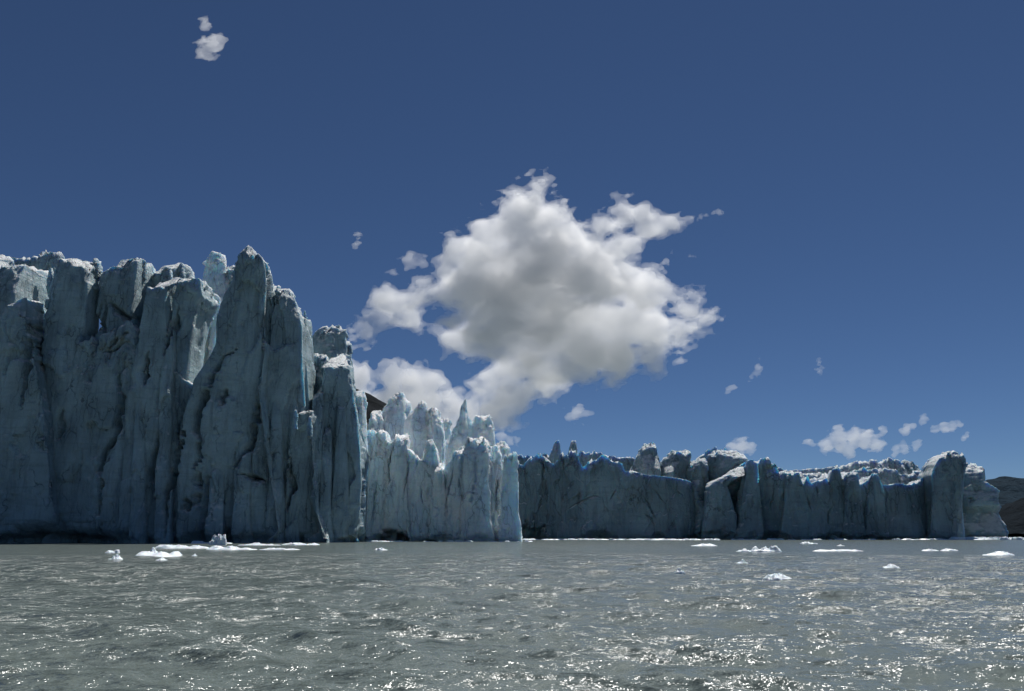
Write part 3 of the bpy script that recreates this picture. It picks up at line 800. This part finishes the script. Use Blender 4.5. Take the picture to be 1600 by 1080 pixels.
lump('ice_floe', -28, 31, 837, 846.5, 201, 'white mound of floating ice cut by the left picture edge', [(-.1, 1, .8)])
lump('ice_floe', 161, 186, 857, 862, 202, 'flat white ice scrap just above the small rounded lump on the left', [(.7, 1, .5), (-.2, .6, .8)])
lump('ice_floe', 168, 190, 863, 872, 203, 'small rounded lump of ice nearest the boat on the left', [(.1, 1, .8)])
lump('ice_floe', 205, 283, 858.5, 866.5, 204, 'wide low white floe with a small hump at its right end', [(-.5, .8, .6), (.15, .6, .5), (.62, 1, .28)])
lump('ice_floe', 230, 247, 851.5, 861.5, 205, 'small pyramid of ice behind the wide low floe', [(-.1, 1, .6)], D=104)
lump('ice_floe', 242, 262, 869, 872.5, 206, 'thin sliver of ice in front of the wide low floe')
lump('ice_floe', 297, 310, 863, 867, 207, 'tiny lone ice scrap right of the wide low floe')
lump('ice_floe', 238, 330, 849, 855.5, 208, 'long white floe in front of the tall cliff, left one of two', [(-.6, 1, .5), (-.1, .8, .5), (.5, .6, .5)], aspect=.5)
lump('ice_floe', 318, 399, 850, 857.5, 209, 'long white floe in front of the tall cliff, right one of two', [(-.5, 1, .4), (.0, .8, .4), (.5, .4, .5)], aspect=.5)
lump('ice_floe', 296, 366, 843.5, 848.5, 210, 'low white floe touching the foot of the tall cliff', [(-.7, 1, .3), (.1, .5, .5)], aspect=.4)
lump('ice_floe', 368, 440, 846.5, 851, 211, 'ragged white floe below the tall cliff, left of the thin streak', [(-.1, 1, .5), (.5, .5, .5)], aspect=.4)
lump('ice_floe', 436, 505, 846.5, 850.5, 212, 'thin streak of white ice below the right end of the tall cliff', [(-.3, 1, .5), (.5, .7, .4)], aspect=.4)
lump('ice_floe', 400, 470, 855, 857.5, 213, 'faint flat sliver of ice lying off the tall cliff', [(0, 1, .9)], aspect=.4)
lump('ice_floe', 584, 606, 853, 858, 214, 'small white cap of ice in front of the cave', [(-.1, 1, .8)])
lump('ice_chunk', 324, 354, 828, 848, 215, 'broken sunlit heap of ice blocks off the foot of the tall cliff', [(.2, 1, .8), (-.4, .75, .8), (.6, .8, .7), (-.75, .5, .5)], aspect=.6, D=196)
lump('ice_floe', 1080, 1126, 848, 852, 216, 'flat white floe left of the broken blocks on the far side', [(0, 1, .8)], aspect=.5)
lump('ice_floe', 1150, 1178, 855, 860, 217, 'low flat slab beside the broken ice blocks', [(0, 1, .8)], aspect=.6)
lump('ice_floe', 1174, 1226, 849, 860.5, 218, 'broken pile of bluish ice blocks floating under the far cliff', [(.45, 1, .4), (-.1, .7, .35), (-.7, .6, .3)], aspect=.6)
lump('ice_floe', 1248, 1278, 844.8, 849, 219, 'bright white hump of ice close under the far cliff', [(-.2, 1, .7)], aspect=.5)
lump('ice_floe', 1194, 1242, 891, 900.5, 220, 'rounded growler of grey ice, largest in the choppy water', [(-.2, 1, .9)])
lump('ice_floe', 1378, 1410, 877, 884, 221, 'smaller rounded growler to the right of the largest one', [(0, 1, .9)])
lump('ice_floe', 1540, 1588, 859, 865.5, 222, 'low smooth floe near the right picture edge', [(.2, 1, .9)])
lump('ice_floe', 1440, 1468, 856, 859, 223, 'flat scrap of ice, left one of two below the far tower', [(0, 1, .9)], aspect=.5)
lump('ice_floe', 1468, 1500, 855.5, 859, 224, 'flat scrap of ice, right one of two below the far tower', [(0, 1, .9)], aspect=.5)
lump('ice_floe', 1268, 1350, 857.5, 859.5, 225, 'very thin long streak of floating ice under the far cliff', [(0, 1, .9), (-.6, .8, .4), (.6, .7, .4)], aspect=.25)
lump('ice_floe', 1150, 1172, 871, 878, 226, 'grey ice bit in the glitter above the largest growler', [(0, 1, .8)])
lump('ice_floe', 1052, 1072, 884, 891, 227, 'grey ice bit in the glitter left of the largest growler', [(0, 1, .8)])
lump('ice_floe', 1308, 1320, 849.5, 852, 228, 'tiny white ice fragment below the middle of the far cliff')

def brash(name, u0, u1, D, seed, count, wid, label, hmax=0.8):
    """a belt of crushed ice: many small fragments in one mesh"""
    rg = np.random.RandomState(seed)
    V, Q = [], []
    base = 0
    for i in range(count):
        u = rg.uniform(u0, u1)
        d = D + rg.normal(0, wid)
        x, _, _ = at(u, 846, d)
        r = rg.uniform(0.5, 2.6) * (D / 300); h = hmax * rg.uniform(0.25, 1.0) * min(1, r)
        a = np.linspace(0, 2 * math.pi, 8, endpoint=False) + rg.rand()
        rad = r * rg.uniform(0.6, 1.2, 8)
        for s, zz in ((1.0, -0.3), (0.95, 0.25 * h), (0.55, h), (0.0, h * 1.05)):
            V.append(np.stack([x + np.cos(a) * rad * s, d + np.sin(a) * rad * s * .6, zz + rg.normal(0, .06 * h, 8)], -1))
        Q.append(grid_quads(4, 8, wrap=True) + base)
        base += 32
    o = mesh_obj(name, np.vstack(V), np.vstack(Q), FLOE, shade=False)
    return tag(o, label, kind='stuff')
brash('brash_ice', 818, 1010, 452, 301, 80, 3, 'white belt of crushed ice along the foot of the far cliff')
brash('brash_ice', 1005, 1120, 430, 302, 70, 6, 'loose crushed ice under the middle of the far cliff')
brash('brash_ice', 1490, 1680, 470, 303, 220, 8, 'white belt of crushed ice beyond the far tower', 1.6)
brash('brash_ice', 1120, 1490, 462, 304, 50, 4, 'scattered crushed ice along the dark far cliff')
brash('brash_ice', 570, 830, 305, 305, 26, 4, 'scattered crushed ice along the middle cliff', .5)

# ------------------------------------------------------------------ clouds
def surface_nets(G, org, cell):
    ins = G > 0
    n = np.array(G.shape) - 1
    c = [(i, j, k) for i in (0, 1) for j in (0, 1) for k in (0, 1)]
    sl = lambda o: tuple(slice(o[a], o[a] + n[a]) for a in range(3))
    cnt = sum(ins[sl(o)].astype(np.int8) for o in c)
    act = (cnt > 0) & (cnt < 8)
    I = np.argwhere(act)
    idx = np.full(act.shape, -1, np.int32)
    idx[act] = np.arange(len(I))
    vals = {o: G[I[:, 0] + o[0], I[:, 1] + o[1], I[:, 2] + o[2]] for o in c}
    P = np.zeros((len(I), 3)); N = np.zeros(len(I))
    for a in c:
        for ax in range(3):
            if a[ax] == 0:
                b = tuple(1 if q == ax else a[q] for q in range(3))
                fa, fb = vals[a], vals[b]
                m = (fa > 0) != (fb > 0)
                t = np.where(m, fa / np.where(m, fa - fb, 1), 0)
                p = np.array(a, float)[None] + 0 * P
                p[:, ax] += t
                P += p * m[:, None]; N += m
    P = (P / N[:, None] + I) * cell + org
    Q = []
    for ax in range(3):
        o1, o2 = (ax + 1) % 3, (ax + 2) % 3
        s0 = [slice(None)] * 3; s1 = [slice(None)] * 3
        s0[ax] = slice(0, -1); s1[ax] = slice(1, None)
        ch = ins[tuple(s0)] != ins[tuple(s1)]
        E = np.argwhere(ch)
        E = E[(E[:, o1] > 0) & (E[:, o2] > 0) & (E[:, o1] < n[o1]) & (E[:, o2] < n[o2])]
        up = ins[E[:, 0], E[:, 1], E[:, 2]]
        def cidx(d1, d2):
            e = E.copy(); e[:, o1] += d1; e[:, o2] += d2
            return idx[e[:, 0], e[:, 1], e[:, 2]]
        q = np.stack([cidx(-1, -1), cidx(0, -1), cidx(0, 0), cidx(-1, 0)], -1)
        q[~up] = q[~up][:, ::-1]
        Q.append(q)
    return P, np.vstack(Q)

def biggest(P, Q):
    """keep the largest connected piece"""
    lab = np.arange(len(P))
    while True:
        m = lab[Q].min(1)
        new = lab.copy()
        for c in range(4): np.minimum.at(new, Q[:, c], m)
        new = new[new]
        if (new == lab).all(): break
        lab = new
    ids, cnt = np.unique(lab, return_counts=True)
    keep = lab == ids[cnt.argmax()]
    idx = np.cumsum(keep) - 1
    Q = Q[keep[Q].all(1)]
    return P[keep], idx[Q]

def cloud(name, blobs, D, seed, label, dens, cell=3.5, A1=16.0, L1=48.0, wisp=9.0, thick=0.8, depth=0.0, shells=((0.0, 1.0),), stretch=(1.0, 1.0), shear=0.0):
    """a cloud as a real volume of droplets: blobs (u, v, radius) in photo pixels give its lobes"""
    rg = np.random.RandomState(seed)
    b = np.array(blobs, float)
    m = A1 + wisp + 6; DZ = depth * b[:, 2].max()
    lo = np.array([(b[:, 0] - b[:, 2]).min() - m, -(b[:, 2].max() * thick + m + DZ), (b[:, 1] - b[:, 2]).min() - m])
    hi = np.array([(b[:, 0] + b[:, 2]).max() + m, (b[:, 2].max() * thick + m + DZ), (b[:, 1] + b[:, 2]).max() + m])
    axs = [np.arange(lo[i], hi[i], cell, dtype=np.float32) for i in range(3)]
    U, Y, V = np.meshgrid(*axs, indexing='ij')
    wx = 10 * perlin(U / 70 + seed, Y / 70, V / 70); wv = 10 * perlin(U / 70, Y / 70 + seed, V / 70)
    g = np.full(U.shape, -1e3, np.float32)
    off = rg.uniform(-1, 1, len(b)) * DZ
    for (u, v, r), o in zip(b, off):
        d = np.sqrt((U + wx - u) ** 2 + ((Y - o) / thick) ** 2 + (V + wv - v) ** 2)
        g = np.maximum(g, (r - d))
    g = np.maximum(g, -60)
    near = np.abs(g) < (A1 * 2 + wisp * 2)
    un, yn, vn = U[near], Y[near], V[near]
    un = un + shear * vn
    nz = A1 * fbm(un / (L1 * stretch[0]) + seed, yn / L1, vn / (L1 * stretch[1]), 3, 0.5)
    nz = nz + wisp * (fbm(un / (15 * stretch[0]), yn / 15 + seed, vn / (15 * stretch[1]), 4, 0.62))
    g[near] = g[near] + nz
    for s_, (sh, dn) in enumerate(shells):
        st_ = 2 if s_ else 1
        P, Q = surface_nets(g[::st_, ::st_, ::st_] - sh, lo, cell * st_)
        if not len(P): continue
        Q = Q[(Q >= 0).all(1)]
        if s_: P, Q = biggest(P, Q)
        k = D / F
        X, Yw, Z = at(P[:, 0], P[:, 2], np.full(len(P), D, float))
        sc = (D + P[:, 1] * k) / D
        W = np.stack([X * sc, D + P[:, 1] * k, CAM_H + (Z - CAM_H) * sc], -1)
        q0, q1, q2 = (W[Q[:, i]] - W.mean(0) for i in (0, 1, 2))
        if np.einsum('ij,ij->i', q0, np.cross(q1, q2)).sum() < 0:
            Q = Q[:, ::-1]                                   # faces look outwards
        if s_ == 0:
            c0 = W.mean(0)
            o = mesh_obj(name, W - c0, Q, cloud_material('cloud_vapour', dens * dn))
            o.location = c0
            tag(o, label, 'cloud', 'clouds in the sky')
            first = o
        else:
            p = mesh_obj('cloud_core', W - c0, Q, cloud_material('cloud_core_vapour', dens * dn))
            p.parent = first
    return first

MAIN = [(845, 290, 14), (838, 320, 32), (815, 355, 48), (770, 375, 40), (735, 400, 40), (700, 425, 26), (655, 415, 16), (870, 370, 48), (850, 420, 75), (790, 450, 80),
        (720, 465, 45), (650, 470, 30), (612, 478, 32), (585, 500, 26), (570, 515, 16), (640, 495, 20), (900, 440, 70), (940, 345, 22), (975, 345, 20), (1010, 350, 24), (1040, 350, 16), (965, 375, 30), (925, 385, 36),
        (1010, 415, 20), (1035, 405, 10), (960, 440, 50), (1010, 465, 40), (1050, 470, 24), (1075, 480, 20), (1000, 510, 50), (1060, 515, 32), (1095, 500, 18), (1112, 495, 13),
        (940, 520, 65), (860, 510, 70), (780, 510, 60), (730, 525, 34), (700, 530, 18), (830, 560, 55), (900, 560, 48), (960, 560, 38), (1020, 555, 24), (1060, 547, 16), (1085, 541, 9),
        (800, 590, 40), (850, 590, 38), (770, 610, 32), (800, 630, 32), (840, 610, 24), (760, 640, 24), (790, 655, 18)]
cloud('cloud', MAIN, 4200, 3, 'largest cloud, a broad torn white cumulus with a grey heart', 0.0100, cell=3.3, thick=0.55, depth=0.5, A1=20, L1=42, wisp=15, stretch=(1.35, 0.85), shear=0.35, shells=((0.0, 0.5), (8.0, 0.8), (36.0, 1.5)))
cloud('cloud', [(540, 590, 30), (575, 592, 26), (610, 588, 26), (640, 590, 26), (670, 600, 24), (690, 618, 24), (710, 630, 26), (735, 640, 24), (660, 635, 36), (610, 630, 36), (560, 620, 30), (700, 660, 30), (740, 668, 20)], 5200, 14, 'low white cloud bank right behind the middle ice spires', 0.010, thick=.6, depth=.3, shells=((0.0, 0.5), (8.0, .9)))
cloud('cloud', [(334, 72, 15), (328, 84, 11), (340, 62, 9), (322, 36, 6), (326, 46, 3), (316, 66, 3)], 3400, 21, 'small bright puff alone high in the upper left sky', 0.0086, cell=1.6, A1=8.8, L1=14.4, wisp=9.0, stretch=(1.5, 0.8), shear=0.4)
cloud('cloud', [(556, 378, 6), (558, 370, 5), (554, 384, 4)], 3400, 22, 'tiny white wisp above the right end of the tall ice cliff', 0.0097, cell=1.2, A1=3.8, L1=9.6, wisp=4.5, stretch=(1.5, 0.8), shear=0.4)
cloud('cloud', [(1122, 328, 3), (1112, 331, 4), (1102, 335, 4), (1092, 340, 3), (1086, 345, 2)], 3400, 23, 'faint slanting streak to the upper right of the largest cloud', 0.0065, cell=1.2, A1=3.8, L1=9.6, wisp=6.0, stretch=(1.6, .8), shear=0.4)
cloud('cloud', [(905, 650, 13), (920, 648, 8), (892, 654, 8), (907, 640, 6)], 4600, 24, 'small puff just below the dark tail of the largest cloud', 0.0065, cell=1.8, A1=6.2, L1=14.4, wisp=7.5, stretch=(1.5, 0.8), shear=0.4)
cloud('cloud', [(1184, 570, 7), (1180, 577, 5), (1172, 584, 2)], 4200, 25, 'small comma shaped puff right of the largest cloud', 0.0065, cell=1.3, A1=3.8, L1=9.6, wisp=6.0, stretch=(1.5, 0.8), shear=0.4)
cloud('cloud', [(1134, 613, 5), (1140, 608, 5)], 4200, 26, 'tiny slanted puff low to the right of the largest cloud', 0.0076, cell=1.2, A1=3.8, L1=9.6, wisp=4.5, shear=.5, stretch=(1.5, 0.8))
cloud('cloud', [(1279, 572, 5), (1281, 582, 5), (1278, 562, 2)], 4200, 27, 'thin veil of cloud in the right half of the sky', 0.0043, cell=1.3, A1=5.0, L1=9.6, wisp=6.0, stretch=(1.5, 0.8), shear=0.4)
cloud('cloud', [(1290, 696, 12), (1310, 688, 15), (1335, 688, 15), (1355, 690, 15), (1372, 694, 12), (1330, 700, 12), (1265, 694, 6), (1380, 684, 6)], 6200, 28, 'flat white cloud low over the far ice cliff, broadest there', 0.0060, cell=1.8, A1=7.5, L1=16.0, wisp=7.5, shear=.4, stretch=(1.5, 0.8))
cloud('cloud', [(1420, 668, 8), (1430, 664, 7), (1440, 660, 6), (1412, 671, 5)], 6200, 29, 'slanted oval puff low on the right, left one of a row', 0.0054, cell=1.5, A1=5.0, L1=12.8, wisp=6.0, shear=.6, stretch=(1.5, 0.8))
cloud('cloud', [(1462, 671, 7), (1475, 669, 9), (1488, 668, 7), (1498, 665, 4)], 6200, 30, 'slanted oval puff low on the right, middle one of a row', 0.0054, cell=1.5, A1=5.0, L1=12.8, wisp=6.0, shear=.6, stretch=(1.5, 0.8))
cloud('cloud', [(1503, 683, 6), (1509, 681, 4)], 6200, 31, 'little oval puff low on the right, last of the row', 0.0054, cell=1.4, A1=3.8, L1=11.2, wisp=4.5, shear=.5, stretch=(1.5, 0.8))
cloud('cloud', [(1400, 703, 7), (1414, 699, 8), (1428, 694, 6)], 6200, 32, 'slanted puff just above the crest of the far ice cliff', 0.0054, cell=1.5, A1=5.0, L1=12.8, wisp=6.0, shear=.6, stretch=(1.5, 0.8))
cloud('cloud', [(1150, 702, 10), (1162, 701, 12), (1172, 704, 9)], 6200, 33, 'white puff half hidden behind the crest of the far cliff', 0.0065, cell=1.7, A1=5.0, L1=14.4, wisp=6.0, stretch=(1.5, 0.8), shear=0.4)
cloud('cloud', [(785, 684, 10), (800, 688, 7), (812, 686, 4)], 5200, 34, 'white puff beside the right end of the middle cliff', 0.0065, cell=1.6, A1=5.0, L1=12.8, wisp=6.0, stretch=(1.5, 0.8), shear=0.4)
cloud('cloud', [(613, 425, 6), (611, 431, 4)], 3800, 35, 'tiny puff left of the largest cloud', 0.0076, cell=1.2, A1=3.8, L1=9.6, wisp=4.5, stretch=(1.5, 0.8), shear=0.4)
cloud('cloud', [(776, 322, 4), (786, 312, 5), (797, 303, 4)], 4000, 36, 'torn shred beside the top of the largest cloud', 0.0065, cell=1.2, A1=5.0, L1=9.6, wisp=6.0, stretch=(1.5, 0.8), shear=0.4)
cloud('cloud', [(548, 530, 9), (551, 543, 6), (546, 520, 5)], 4800, 37, 'small puff peeping out beside the rounded ice block', 0.0065, cell=1.5, A1=5.0, L1=11.2, wisp=6.0, stretch=(1.5, 0.8), shear=0.4)
cloud('cloud', [(1078, 404, 3.5), (1083, 404.5, 3.5), (1088, 405, 3.5)], 4000, 38, 'tiny faint shred at the right of the largest cloud', 0.0054, cell=1.1, A1=3.8, L1=8.0, wisp=4.5, stretch=(1.5, 0.8), shear=0.4)
